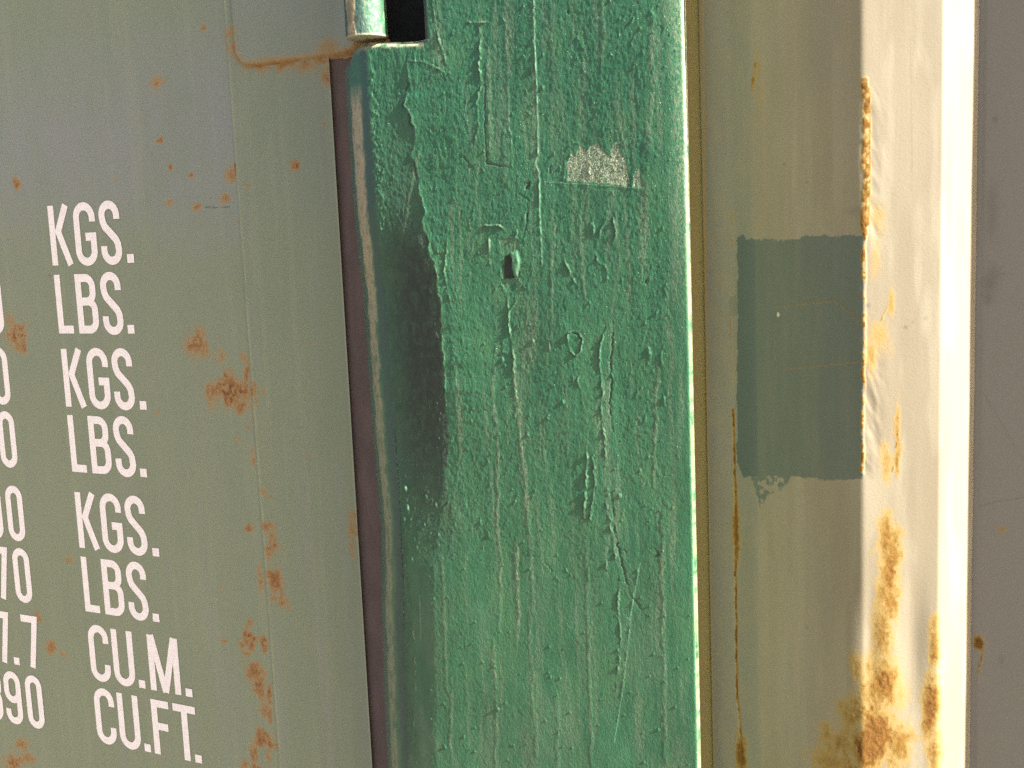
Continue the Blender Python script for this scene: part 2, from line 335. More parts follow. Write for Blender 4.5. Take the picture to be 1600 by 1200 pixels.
for i in range(110):                                  # short scabs and curls of paint
    px = rs.uniform(700, 1040); py = rs.uniform(-60, 900); l = rs.uniform(6, 22); a = rs.normal(0, 0.5)
    ridge([(px, py), (px+l*math.sin(a)*0.6, py+l*0.6), (px+l*math.sin(a)*0.6+rs.normal(0, 4), py+l)], rs.uniform(0.3, 0.55), rs.uniform(0.15, 0.32)*rs.choice([1, 1, 1, -1]), 70+i, pale=.15)
for pp, w in [([(1000, 880), (983, 970), (975, 960)], .35), ([(990, 925), (975, 1060), (960, 1160)], .3), ([(850, 284), (900, 287), (1003, 294)], .25), ([(655, 930), (656, 1000)], .3)]:
    ridge(pp, w, 0.12, 95, 0.05); pts = trace(pp, YF); s = near(pts, 4*mm); d, a, L = pdist(X[s], Z[s], pts); drip[s] = np.maximum(drip[s], 0.7*sst(w*1.3*mm, w*0.4*mm, d))
p0 = at(859, 541, YF); stamp(p0[0], p0[2], 0.5*mm, 3.5*mm, 0.35*mm); s = near(np.array([[p0[0], p0[2]], [p0[0], p0[2]]]), 6*mm); streak[s] = np.maximum(streak[s], 0.9*(np.hypot((X[s]-p0[0])/(0.5*mm), (Z[s]-p0[2])/(3.2*mm)) < 1))
tedge = trace([(585, 110), (592, 250), (596, 420)], YF)
for i in range(170):                                 # crusty flecks where the rounded edge begins
    r = rs.uniform(0.4, 1.0)*mm; cz = rs.uniform(tedge[-1, 1], tedge[0, 1]); stamp(xL+RL+rs.normal(1.5, 2.0)*mm, cz, r, r*rs.uniform(1, 1.8), rs.uniform(.1, .4)*mm, .7)
redge = sst(xR-0.011, xR-0.004, X)*row([-200, 250, 420, 560], [.75, .7, .4, 0])*(NY < 0)*np.clip(.55+.9*fbm(X/(1.1*mm), Z/(1.5*mm), 89, 2), 0, 1); streak = np.maximum(streak, redge)
# chipped hole with a lifted flake to its right
hole = trace([(788, 402), (795, 398), (800, 405), (798, 420), (803, 434), (786, 435), (784, 420)], YF); s = near(hole, 10*mm)
d, a, L = pdist(X[s], Z[s], np.vstack([hole, hole[:1]])); sd = np.where(inpoly(X[s], Z[s], hole), -d, d)
H[s] -= 1.8*mm*sst(0.3*mm, -0.4*mm, sd)
dirt_shade[s] = np.maximum(dirt_shade[s], sst(0.1*mm, -0.5*mm, sd))
fl = trace([(798, 396), (808, 392), (812, 410), (808, 432), (803, 430), (800, 415)], YF)
d, a, L = pdist(X[s], Z[s], np.vstack([fl, fl[:1]])); sd = np.where(inpoly(X[s], Z[s], fl), -d, d); H[s] += 0.75*mm*sst(0.9*mm, -0.9*mm, sd); drip[s] = np.maximum(drip[s], 0.35*sst(0.2*mm, -0.4*mm, sd))
for rect, h in [([(778, 362), (808, 374), (812, 392), (784, 398)], -0.15), ([(782, 437), (806, 437), (804, 454), (790, 456)], -0.25)]:
    q = trace(rect, YF); ii = inpoly(X[s], Z[s], q); H[s] += h*mm*ii; streak[s] = np.maximum(streak[s], 0.3*ii*np.clip(.6+fbm(X[s]/(2*mm), Z[s]/(4*mm), 99, 3), 0, 1))
ridge([(797, 371), (813, 373)], 0.6, 0.45, 34, 0.2, pale=.6)
# rubbed-through patch
pat = trace([(888, 282), (886, 258), (894, 240), (900, 245), (903, 232), (909, 228), (916, 236), (922, 228), (934, 224), (938, 232), (950, 243), (955, 246), (957, 224), (966, 224), (971, 240), (976, 250), (980, 262), (984, 290)], YF); s = near(pat, 6*mm)
wx = X[s]+0.7*mm*fbm(X[s]/(3*mm), Z[s]/(5*mm), 91, 3); wz = Z[s]+0.9*mm*fbm(X[s]/(2.2*mm), Z[s]/(4*mm), 93, 3)
cut = (Z[s] > np.interp(X[s], [pat[0, 0], pat[-1, 0]], [pat[0, 1], pat[-1, 1]]))
flake[s] = np.maximum(flake[s], inpoly(wx, wz, pat)*cut)
pat2 = trace([(990, 291), (991, 272), (996, 262), (1001, 268), (1003, 293)], YF); s2 = near(pat2, 6*mm); flake[s2] = np.maximum(flake[s2], 0.9*inpoly(X[s2]+0.4*mm*fbm(X[s2]/(3*mm), Z[s2]/(5*mm), 91, 3), Z[s2], pat2))
H -= 0.10*mm*flake
ridge([(880, 245), (886, 232), (895, 222), (905, 225), (908, 238)], 0.4, 0.2, 97); ridge([(882, 250), (880, 300)], 0.5, 0.22, 98, 0.2)
# pale dirty runs
def run(pp, w, k, seed):
    pts = trace(pp, YF); s = near(pts, 8*mm); d, a, L = pdist(X[s]+1.1*mm*fbm(Z[s]/(9*mm)+seed, X[s]/(5*mm), 44, 4), Z[s], pts)
    b = np.clip(fbm(X[s]/(0.9*mm), Z[s]/(3*mm), 46, 2)*0.8+0.65, 0, 1)
    e = k*sst(w*mm, w*0.3*mm, d)*b*np.clip(np.minimum(a, L-a)/(0.15*L), 0, 1); streak[s] = np.maximum(streak[s], e); H[s] += 0.10*mm*sst(w*mm, 0, d)
for i, (pp, w, k) in enumerate([([(802, 560), (806, 620), (816, 700), (822, 760), (826, 830)], 2.2, .75), ([(775, 540), (768, 600), (775, 660), (778, 720), (777, 790), (780, 850), (784, 920), (778, 990)], 2.0, .65),
    ([(808, 840), (806, 900), (810, 960), (806, 1010)], 2.4, .9), ([(826, 800), (832, 900), (828, 1000), (838, 1180)], 2.2, .5), ([(1018, 20), (1020, 120), (1012, 240)], 3.0, .6), ([(790, 40), (796, 200), (800, 260)], 1.6, .5),
    ([(762, 60), (765, 180), (768, 250)], 2.0, .55), ([(1028, 560), (1024, 680), (1020, 760)], 1.6, .6), ([(905, 330), (910, 420), (915, 480)], 1.8, .5), ([(860, 380), (864, 470), (862, 540)], 1.8, .5), ([(655, 230), (640, 300), (630, 350), (622, 380)], 1.8, .6),
    ([(770, 1000), (776, 1110), (774, 1200)], 2.2, .5), ([(1035, 800), (1036, 950), (1038, 1190)], 2.2, .55), ([(705, 1060), (704, 1190)], 2.0, .5), ([(870, 1090), (872, 1200)], 2.4, .45), ([(915, 840), (920, 1000), (924, 1200)], 2.0, .4), ([(940, 0), (945, 60), (938, 110)], 2.0, .5), ([(690, 860), (694, 950), (698, 1080)], 2.4, .4)]): run(pp, w, k, i)
streak = np.maximum(streak, 0.38*sst(0.1, 0.9, fbm(X/(3.0*mm)+.5*fbm(X/(8*mm), Z/(25*mm), 87, 2), Z/(60*mm), 81, 4))*front*sst(xK-0.004, xK+0.012, X))
streak = np.maximum(streak, 0.35*row([600, 900, 1150, 1300], [0, 0.2, 0.8, 1])*sst(-0.2, 0.6, fbm(X/(14*mm), Z/(40*mm), 83, 3))*front)
# dented, shaded belly of the rounded left edge with its dark dirt
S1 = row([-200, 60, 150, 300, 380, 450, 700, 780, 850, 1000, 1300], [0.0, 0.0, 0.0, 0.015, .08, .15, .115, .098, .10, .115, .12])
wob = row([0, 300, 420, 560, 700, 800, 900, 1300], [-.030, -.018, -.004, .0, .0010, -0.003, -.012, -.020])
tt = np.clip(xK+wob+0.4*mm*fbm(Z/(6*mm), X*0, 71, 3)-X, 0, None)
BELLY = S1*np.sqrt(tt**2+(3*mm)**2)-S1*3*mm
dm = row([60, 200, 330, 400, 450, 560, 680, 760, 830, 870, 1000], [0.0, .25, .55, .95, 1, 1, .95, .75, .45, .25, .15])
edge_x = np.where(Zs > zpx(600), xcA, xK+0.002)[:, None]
dirt_shade = np.maximum(dirt_shade, dm*sst(0.0015, -0.0025, X-edge_x+2.2*mm*fbm(X/(8*mm), Z/(12*mm), 73, 3)*row([400, 600, 700, 900], [.3, .4, 1.2, 2]))*sst(xL+RL*0.75, xL+RL*1.1, X)*np.clip(0.97+0.25*fbm(X/(3*mm), Z/(4*mm), 75, 3), 0, 1))
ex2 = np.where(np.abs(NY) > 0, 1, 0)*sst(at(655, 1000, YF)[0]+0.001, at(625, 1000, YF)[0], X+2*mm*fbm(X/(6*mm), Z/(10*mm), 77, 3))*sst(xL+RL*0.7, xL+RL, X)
dirt_shade = np.maximum(dirt_shade, ex2*row([780, 860, 1200, 1300], [0, .75, .7, .7]))
dirt_shade *= 0.62+0.38*sst(at(605, 600, YF)[0], at(650, 600, YF)[0], X+2*mm*fbm(X/(6*mm), Z/(14*mm), 78, 3))
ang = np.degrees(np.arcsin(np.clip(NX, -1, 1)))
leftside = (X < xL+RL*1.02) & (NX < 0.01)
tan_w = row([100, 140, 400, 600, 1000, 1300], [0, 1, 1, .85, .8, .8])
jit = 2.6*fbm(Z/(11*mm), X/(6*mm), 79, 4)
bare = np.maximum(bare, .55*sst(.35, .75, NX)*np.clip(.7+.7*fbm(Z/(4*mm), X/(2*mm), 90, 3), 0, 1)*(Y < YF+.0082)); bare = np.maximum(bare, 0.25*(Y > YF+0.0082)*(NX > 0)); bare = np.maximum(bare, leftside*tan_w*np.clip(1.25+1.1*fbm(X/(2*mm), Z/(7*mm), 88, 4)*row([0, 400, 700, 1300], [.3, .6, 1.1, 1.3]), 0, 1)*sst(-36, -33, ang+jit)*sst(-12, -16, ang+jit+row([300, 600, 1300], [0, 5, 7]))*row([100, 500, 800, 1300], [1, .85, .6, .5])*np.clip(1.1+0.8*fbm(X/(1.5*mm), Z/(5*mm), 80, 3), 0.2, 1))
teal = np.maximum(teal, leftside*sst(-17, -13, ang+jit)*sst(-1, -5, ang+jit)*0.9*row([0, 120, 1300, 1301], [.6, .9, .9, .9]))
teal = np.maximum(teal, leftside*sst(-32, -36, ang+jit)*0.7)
dent = row([130, 500, 600, 700, 790, 850, 910, 1000, 1200], [0, .0005, .0012, .0022, .0042, .0052, .0045, .0018, 0])
wleft = sst(xL+0.05, xL+RL, X)
X0 = X.copy()
rightcurl = row([-200, 0, 200, 400, 600, 1300], [.0017, .0016, .0012, .0006, .0003, .0002])*np.clip((X0-(xR-0.011))/0.011, 0, 1)**2*(NY < 0)
Xd = X0+NX*H+dent*wleft*(0.4+0.6*(NX < 0))
Yd = Y+NY*H+BELLY*(NX < 0.05)*sst(xL-0.001, xL+RL, X0)+rightcurl+0.0*Z
yb = BELLY[:, np.argmin(np.abs(prof[:, 0]-(xL+RL)))][:, None]
Yd = np.where(leftside, Y+NY*H+yb, Yd)
# notch for the hinge at the upper left, with a rolled worn rim
zcv = trace([(536, 100), (541, 88), (549, 77), (561, 69), (575, 66), (600, 66), (625, 66), (645, 65), (661, 62)], YF); zs0 = float(zcv[-1, 1]); xs1 = at(661, 40, YF)[0]
inN = X0 < xs1
Zc = Z+np.where(inN, (np.interp(X0, zcv[:, 0], zcv[:, 1])-zs0)*np.clip(1-(zs0-Z)/0.03, 0, 1)**2, 0)
below = np.clip(zs0-Z, 0, None)
Yd = Yd+np.where(inN & (Z <= zs0+0.0006), 3.0*mm*np.clip(1-below/(3.2*mm), 0, 1)**2, 0)
rim = np.maximum(rim, inN*sst(5.0*mm, 1.2*mm, below+1.0*mm*fbm(X/(4*mm), Z/(3*mm), 85, 3))*np.clip(.75+.9*fbm(X/(3*mm), Z/(1.5*mm), 86, 3), 0, 1)*sst(xL+RL*.3, xL+RL*.7, X))
slot = np.maximum(slot, (X0 > xs1-0.0004)*(X0 < xs1+3.2*mm)*(Z > zs0-0.002)*1.0)
Yd = Yd+np.where((X0 < xs1+3.0*mm) & (X0 >= xs1-0.0006) & (Z > zs0), 2.2*mm*np.clip(1-(X0-xs1)/(3.0*mm), 0, 1), 0)
kz = (Zs[:-1] > zs0+0.0003)[:, None]; kx = (prof[:-1, 0] < xs1)[None, :]
grid('corner_post', np.stack([Xd, Yd, Zc], -1), M_GREEN, green, dict(dirt_shade=dirt_shade, bare=bare, streak=streak, drip=drip, flake=flake, teal=teal, slot=slot, rim=rim), ~(kz & kx))
# box section seen through the notch, near-black to paint the shade in there
poly('inner_post', [(xL+0.002, 0.03, 0.02), (xR-0.03, 0.03, 0.02), (xR-0.03, 0.03, 2.58), (xL+0.002, 0.03, 2.58)], [(0, 1, 2, 3)], M_DARK, green)
box('jamb_plate', xL+0.029, xs1+0.012, -0.030, 0.028, 0.03, 2.57, M_DARK, green)

# ------------------------------------------------------------------ door with hinge blade, knuckle and lettering
xD = at(549, 640, 0)[0]
dx = axis(-1.25, at(-60, 600, 0)[0], xD, xD+0.0, 0.0009, 6)
dx = np.unique(dx.round(7)); dz = axis(0.16, at(0, 1420, 0)[2], at(500, -150, 0)[2], 2.5, 0.0009, 6)
DX, DZ = np.meshgrid(dx, dz)
xc = at(395, 600, 0)[0]
DY = -0.0012*sst(xc-0.0010, xc+0.0008, DX)-0.0007*np.exp(-((DX-xc)/0.0011)**2)
DY += 0.00012*fbm(DX/0.12, DZ/0.2, 101, 2)
drust = np.zeros_like(DX); mark = np.zeros_like(DX)
def dnear(c, r):
    return (slice(np.searchsorted(dz, c[1]-r), np.searchsorted(dz, c[1]+r)), slice(np.searchsorted(dx, c[0]-r), np.searchsorted(dx, c[0]+r)))
K = 1/2550.0
n_a = fbm(DX/(2.6*mm), DZ/(2.6*mm), 111, 4); n_b = fbm(DX/(6*mm), DZ/(7*mm), 113, 3)
def spot(px, py, rx, ry, k, broken=0.35):
    c = at(px, py, 0)[[0, 2]]; rx, ry = rx*K*1.5, ry*K*1.2; r = 2*max(rx, ry)+4*mm; s = dnear(c, r)
    d = np.hypot((DX[s]-c[0])/rx, (DZ[s]-c[1])/ry)
    v = k*sst(1.25, 0.1, d+broken*n_a[s]+0.6*broken*n_b[s]); drust[s] = np.maximum(drust[s], v)
def cluster(px, py, rx, ry, k):
    c = at(px, py, 0)[[0, 2]]; rx, ry = rx*K*1.5, ry*K*1.2; s = dnear(c, 2*max(rx, ry)+4*mm)
    d = np.hypot((DX[s]-c[0])/rx, (DZ[s]-c[1])/ry)
    v = k*sst(1.3, 0.2, d+0.45*n_b[s]+.2*n_a[s])*np.clip(0.90+0.65*n_a[s], 0, 1.1); drust[s] = np.maximum(drust[s], v)
for a in [(245, 131, 14, 18, .42), (245, 131, 3, 4, .75), (318, 44, 6, 7, .62), (249, 219, 8, 7, .7), (266, 261, 5, 8, .8), (299, 274, 7, 7, .75), (179, 281, 5, 6, .5), (264, 316, 8, 9, .55), (307, 324, 9, 10, .6), (307, 324, 3, 4, .9),
          (352, 309, 10, 11, .55), (352, 309, 4, 4, .7), (362, 272, 12, 16, .62), (368, 265, 3, 16, .85), (26, 287, 10, 13, .7), (26, 290, 5, 7, .85), (465, 260, 10, 11, .62), (465, 260, 5, 6, .95), (389, 290, 5, 5, .45), (373, 348, 4, 6, .6), (508, 194, 3, 4, .5),
          (395, 655, 5, 6, .5), (372, 685, 8, 9, .42), (388, 668, 3, 6, .6), (390, 826, 10, 11, .75), (396, 715, 5, 22, .5), (413, 768, 7, 10, .42), (425, 776, 4, 4, .5), (108, 874, 9, 12, .55), (80, 1012, 16, 18, .65), (60, 965, 10, 16, .5), (349, 1001, 9, 8, .6), (98, 1022, 10, 8, .4),
          (246, 644, 6, 7, .35), (485, 536, 4, 6, .35), (484, 708, 4, 5, .3), (412, 610, 6, 9, .5), (400, 602, 6, 12, .5), (345, 915, 5, 8, .35)]: spot(*a)
for a in [(22, 522, 26, 32, .75), (307, 537, 24, 28, .7), (362, 615, 40, 40, .82), (345, 555, 16, 20, .4), (385, 590, 10, 36, .8), (330, 610, 14, 22, .65), (428, 850, 14, 34, .7), (418, 825, 8, 14, .6), (430, 910, 16, 42, .7), (442, 938, 14, 18, .55), (409, 905, 8, 30, .5), (388, 1000, 16, 36, .8), (413, 1010, 9, 26, .75),
          (397, 1050, 22, 22, .7), (404, 1075, 16, 22, .7), (422, 1085, 6, 20, .8), (412, 1105, 8, 20, .55), (423, 1120, 6, 26, .6), (415, 1155, 22, 20, .75), (397, 1180, 14, 20, .65), (395, 1200, 20, 16, .7), (35, 1165, 18, 16, .6), (20, 1190, 26, 22, .7), (45, 1185, 20, 14, .5), (95, 1230, 30, 20, .6), (553, 830, 8, 50, .45), (420, 1180, 8, 20, .5), (30, 540, 20, 18, .7), (380, 1240, 30, 30, .7)]: cluster(*a)
# rust bleeding out along the lower weld of the hinge blade
wl_ = trace([(360, 30), (364, 70), (378, 92), (400, 101), (440, 102), (490, 100), (530, 95), (548, 90)], 0); s = dnear(wl_.mean(0), 0.06)
d, a, L = pdist(DX[s], DZ[s], wl_); bl = np.where(DZ[s] < np.interp(DX[s], wl_[:, 0], wl_[:, 1]), 1, 1.0)
drust[s] = np.maximum(drust[s], 0.66*np.exp(-(d/(5.2*mm))**1.3)*np.clip(0.75+0.5*n_b[s]+0.25*n_a[s], 0, 1.2)*sst(0.0, 0.012, a))
e = trace([(515, 118)], 0)[0]; s = dnear(e, 0.02); drust[s] = np.maximum(drust[s], 0.7*np.exp(-np.hypot((DX[s]-e[0])/(7*mm), (DZ[s]-e[1])/(7*mm))**2)*np.clip(0.8+0.6*n_a[s], 0, 1.1))
for pp, w in [([(320, 324), (340, 324), (358, 323)], .45), ([(77, 430), (79, 433)], .7), ([(330, 943), (331, 944)], .5)]:
    q = trace(pp, 0); s = dnear(q.mean(0), 0.02); d, a, L = pdist(DX[s], DZ[s], q); mark[s] = np.maximum(mark[s], 0.7*sst(w*1.6*mm, w*.6*mm, d)*np.clip(0.7+n_a[s], 0, 1))
zf = lambda p: at(200, p, 0)[2]
DW = DZ+0.010*fbm(DX/0.1, DZ/0.05, 121, 2)
fade = np.interp(DW, [zf(1300), zf(420), zf(290), zf(190), zf(130), zf(60), zf(-30)], [0.05, 0.15, 0.85, 1.0, .75, 0.35, .1])*np.interp(DX, [xc-0.0005, xc+0.0005], [1, .25])
fade = np.maximum(fade, 0.3*sst(0, .8, fbm(DX/(14*mm), DZ/(160*mm), 123, 3)))
pale = 0.55*np.exp(-((DX-xc-0.0004)/0.0014)**2)*np.clip(0.75+0.5*fbm(DX/.01, DZ/.03, 125, 3), 0, 1)
pale = np.maximum(pale, 0.6*sst(xD-0.0016, xD-0.0006, DX))
pale = np.maximum(pale, 0.10*sst(.2, .9, fbm(DX/(6*mm), DZ/(120*mm), 127, 3)))
door = grid('door', np.stack([DX, DY, DZ], -1), M_DOOR, green, dict(rust=drust, fade=fade, pale=pale, mark=mark))
box('door_core', -1.249, xD-0.004, 0.004, 0.04, 0.17, 2.49, M_DARK, door)
poly('gasket', [(xD-0.003, 0.002, 0.16), (xL+0.03, 0.002, 0.16), (xL+0.03, 0.002, 2.5), (xD-0.003, 0.002, 2.5)], [(0, 1, 2, 3)], M_MAROON, door)

# hinge blade: rounded plate welded to the door
bl_l = at(357, 30, -0.006)[0]; bz = at(450, 97, -0.006)[2]; xk0 = at(541, 30, YF+0.003)[0]; xk1 = at(607, 30, YF+0.003)[0]
kr = (xk1-xk0)/2*math.cos(0.58); kxc = (xk0+xk1)/2; kyc = YF+kr*0.12
bx = np.linspace(bl_l-0.01, kxc-0.002, 190); bzz = np.concatenate([np.arange(bz-0.010, bz+0.08, 0.0007), np.linspace(bz+0.085, bz+0.22, 8)])
BX, BZ = np.meshgrid(bx, bzz)
R_ = 0.016
qx = np.clip(bl_l+R_-BX, 0, None); qz = np.clip(bz+R_-BZ+0.0*BX, 0, None)
sd = np.hypot(qx, qz)-R_; sd = np.where((qx == 0) & (qz == 0), -np.minimum(BX-bl_l, BZ-bz), sd); sd = np.where((qx > 0) & (qz == 0), bl_l-BX, sd); sd = np.where((qz > 0) & (qx == 0), bz-BZ, sd)
prof_b = sst(2.2*mm, -3.5*mm, sd+0.5*mm*fbm(BX/(4*mm), BZ/(4*mm), 131, 3))
out = sst(at(505, 30, 0)[0], kxc-0.004, BX)**2*(abs(kyc)-0.004)
BY = 0.0015-0.0065*prof_b-out*sst(0.5*mm, -3*mm, sd)+0.0002*fbm(BX/.02, BZ/.02, 133, 2)
kp = (BY[:-1, :-1] < 0.0012)
brust = 0.78*np.exp(-np.abs(sd+0.2*mm)/(3.6*mm))*np.clip(0.85+0.5*fbm(BX/(7*mm), BZ/(3*mm), 135, 4), 0, 1.2)
brust *= np.where((BX-bl_l) < 0.02, sst(bz+0.045, bz+0.02, BZ), 1)
brust = np.maximum(brust, 0.5*sst(4.5*mm, -1*mm, BZ-bz-3*mm*fbm(BX/(12*mm), BX*0, 137, 3))*(sd < 0))
brust = np.maximum(brust, 0.42*np.exp(-np.hypot((BX-at(520, 80, 0)[0])/.012, (BZ-at(520, 78, 0)[2])/.008)**2))
mkb = np.zeros_like(BX)
grid('hinge_blade', np.stack([BX, BY, BZ], -1), M_DOOR, door, dict(rust=brust, fade=0.55+0*BX, pale=0*BX, mark=mkb), kp)
# knuckle: worn tube above the post, rusty washer below it
na = 140
zk0 = at(575, 60, YF)[2]
kz_ = np.concatenate([np.array([zk0, zk0]), np.linspace(zk0+0.0004, zk0+0.05, 90), np.linspace(zk0+0.055, zk0+0.2, 6)])
A_ = np.linspace(0, 2*math.pi, na+1)[None, :]+0*kz_[:, None]; KZ = kz_[:, None]+0*A_
rr = kr+0*KZ; rr[0] = 0.001; rr[1] = kr-0.0012
rr += 0.00016*fbm(A_*kr/(1.6*mm), KZ/(3*mm), 141, 3)
KX = kxc+rr*np.sin(A_); KY = kyc-rr*np.cos(A_)
deg = (np.degrees(A_)+180) % 360-180; jt = 6*fbm(KZ/(9*mm), A_*3, 143, 3)
grid('hinge_knuckle', np.stack([KX, KY, KZ], -1), M_GREEN, door, dict(bare=0.95*sst(-30, -26, deg+jt)*sst(6, 0, deg+jt), teal=np.maximum(sst(0, 6, deg+jt)*sst(30, 24, deg+jt), sst(-26, -30, deg+jt))*.9, dirt_shade=0.45*np.clip(.5+fbm(A_*kr/(4*mm), KZ/(6*mm), 147, 3), 0, 1), streak=0.5*sst(0, .6, fbm(A_*kr/(3*mm), KZ/(8*mm), 145, 3)), drip=0*KZ, flake=0*KZ, slot=0*KZ, rim=0.8*sst(2*mm, .5*mm, KZ-zk0)))  # the dark noise overlay stands in for shadow on the tube
V = []; 
for z in (zs0-0.002, zk0+0.001):
    for i in range(40): V.append((kxc+kr*0.62*math.sin(i*math.pi/20), kyc+kr*0.95-kr*0.62*math.cos(i*math.pi/20), z))
poly('hinge_pin', V, [(i, (i+1) % 40, 40+(i+1) % 40, 40+i) for i in range(40)], M_RUSTY, door, True)

# lettering, every stroke a strip of paint a fraction of a millimetre thick
HC = 0.0722*0.692; X0L = -1.115*0.692
SW = 0.134
def arc(cx, cz, rx, rz, a0, a1, n=12):
    return [(cx+rx*math.cos(math.radians(a)), cz+rz*math.sin(math.radians(a))) for a in np.linspace(a0, a1, n)]
h_ = SW/2
def ring(w, lo=0.0, hi=1.0, r=None):
    r = r or (w/2-h_); rz = min(r*1.05, (hi-lo)/2-h_); x0, x1, z0, z1 = h_, w-h_, lo+h_-.015, hi-h_+.015
    return arc(x1-r, z1-rz, r, rz, 0, 90)+arc(x0+r, z1-rz, r, rz, 90, 180)+arc(x0+r, z0+rz, r, rz, 180, 270)+arc(x1-r, z0+rz, r, rz, 270, 360)
def glyph(c):
    L = []                                           # list of (points, closed)
    if c == 'K': L = [([(h_, 0), (h_, 1)], 0), ([(.415, 1), (.20, .565), (.43, 0)], 0)]; wd = .5
    elif c == 'L': L = [([(h_, 1), (h_, h_), (.354, h_)], 0)]
    elif c == 'B':
        w = .474; r = .15
        L = [([(h_, 0), (h_, 1)], 0), ([(SW*.9, 1-h_), (w-h_-r-.02, 1-h_)]+arc(w-h_-r-.02, 1-h_-r, r, r, 90, 0)+arc(w-h_-r-.02, .54+r, r, r, 0, -90)+[(SW*.9, .54)], 0),
             ([(SW*.9, .54), (w-h_-r, .54)]+arc(w-h_-r, .54-r, r, r, 90, 0)+arc(w-h_-r, h_+r, r, r, 0, -90)+[(SW*.9, h_)], 0)]
    elif c in 'GC':
        w = .489 if c == 'G' else .48; r = w/2-h_
        top = [(w-h_, .70)]+arc(w/2, 1-h_-r+.015, r, r*1.05, 0, 90)+arc(w/2, 1-h_-r+.015, r, r*1.05, 90, 180)+arc(w/2, h_+r-.015, r, r*1.05, 180, 270)
        if c == 'C': L = [(top+arc(w/2, h_+r-.015, r, r*1.05, 270, 360)+[(w-h_, .31)], 0)]
        else: L = [(top+arc(w/2, h_+r-.015, r, r*1.05, 270, 345)+[(w-h_, .20), (w-h_, .455), (w*.5, .455)], 0)]
    elif c == 'S':
        w = .455; r = w/2-h_
        L = [([(w-h_, .72)]+arc(w/2, 1-h_-r+.015, r, r*1.05, 0, 90)+arc(w/2, 1-h_-r+.015, r, r*1.05, 90, 185)+[(h_+.015, .68), (h_+.05, .605), (w/2, .50), (w-h_-.05, .395), (w-h_-.012, .32)]+arc(w/2, h_+r-.015, r, r*1.05, 0, -90)+arc(w/2, h_+r-.015, r, r*1.05, -90, -180)+[(h_, .29)], 0)]
    elif c == 'U':
        w = .492; r = w/2-h_; L = [([(h_, 1)]+arc(w/2, h_+r-.015, r, r*1.05, 180, 360, 20)+[(w-h_, 1)], 0)]
    elif c == 'M':
        w = .683; L = [([(h_, 0), (h_, 1)], 0), ([(w-h_, 0), (w-h_, 1)], 0), ([(h_+.02, 1), (w/2, .0)], 0), ([(w-h_-.02, 1), (w/2, .0)], 0)]
    elif c == 'F': L = [([(h_, 0), (h_, 1-h_), (.398, 1-h_)], 0), ([(SW*.9, .52), (.36, .52)], 0)]
    elif c == 'T': L = [([(0, 1-h_), (.497, 1-h_)], 0), ([(.2485, 0), (.2485, 1-SW*.9)], 0)]
    elif c == '.': L = [([(0, .0725), (.147, .0725)], 0)]
    elif c == '0': L = [(ring(.43), 1)]
    elif c == '7': L = [([(0, 1-h_), (.41-h_+.01, 1-h_), (.20, 0)], 0)]
    elif c == '9':
        w = .444; r = w/2-h_; L = [(ring(w, .41, 1.0), 1), ([(w-h_, .72)]+arc(w/2, h_+r-.015, r, r*1.05, 0, -180, 20)+[(h_, .27)], 0)]
    elif c == '3':
        w = .43; r = w/2-h_; L = [([(h_, .73)]+arc(w/2, 1-h_-r+.015, r, r*1.05, 180, 0, 20)+[(w-h_, .68)]+arc(w-h_-.12, .64, .12, .12, 0, -90)+[(w*.45, .52)], 0), ([(w*.45, .52), (w-h_-.12, .52)]+arc(w-h_-.12, .40, .12, .12, 90, 0)+arc(w/2, h_+r-.015, r, r*1.05, 0, -180, 20)+[(h_, .27)], 0)]
    return L
def ribbon(pts, closed, w, V, Fs, y):
    P = [np.array(p) for p in pts]; Q = [P[0]]
    for p in P[1:]:
        if np.hypot(*(p-Q[-1])) > 1e-5: Q.append(p)
    if closed and np.hypot(*(Q[0]-Q[-1])) < 1e-4: Q.pop()
    n = len(Q); b = len(V)
    for i in range(n):
        a = Q[i-1] if (i > 0 or closed) else None; c = Q[(i+1) % n] if (i < n-1 or closed) else None
        d1 = (Q[i]-a)/np.hypot(*(Q[i]-a)) if a is not None else None; d2 = (c-Q[i])/np.hypot(*(c-Q[i])) if c is not None else None
        if d1 is None: d1 = d2
        if d2 is None: d2 = d1
        n1 = np.array([-d1[1], d1[0]]); n2 = np.array([-d2[1], d2[0]]); m = n1+n2; m /= np.hypot(*m); k = min(1/max(np.dot(m, n1), .3), 2.2)
        for sgn in (1, -1):
            v = Q[i]+sgn*m*k*w/2; V.append((v[0], y, v[1]))
    for i in range(n if closed else n-1):
        j = (i+1) % n; Fs.append((b+2*i, b+2*i+1, b+2*j+1, b+2*j))
base_z = [1.5+b*HC for b in (-0.216, -1.373, -2.638, -3.785, -5.145, -6.305, -7.555, -8.725)]
KG = [('K', 0), ('G', .574), ('S', 1.15), ('.', 1.70)]; LB = [('L', 0), ('B', .477), ('S', 1.047), ('.', 1.578)]
rows = [(0, KG, 'KGS.'), (1, LB, 'LBS.'), (2, KG, 'KGS.'), (3, LB, 'LBS.'), (4, KG, 'KGS.'), (5, LB, 'LBS.'),
        (6, [('C', 0), ('U', .558), ('.', 1.122), ('M', 1.395), ('.', 2.18)], 'CU.M.'), (7, [('C', 0), ('U', .558), ('.', 1.12), ('F', 1.355), ('T', 1.851), ('.', 2.27)], 'CU.FT.'),
        (1, [('0', -1.752)], '0'), (2, [('0', -1.771)], '0'), (3, [('0', -1.757)], '0'), (4, [('0', -2.311), ('0', -1.749)], '00'), (5, [('7', -2.275), ('0', -1.73)], '70'),
        (6, [('7', -2.425), ('.', -1.968), ('7', -1.677)], '7.7'), (7, [('3', -2.83), ('9', -2.315), ('0', -1.741)], '390')]
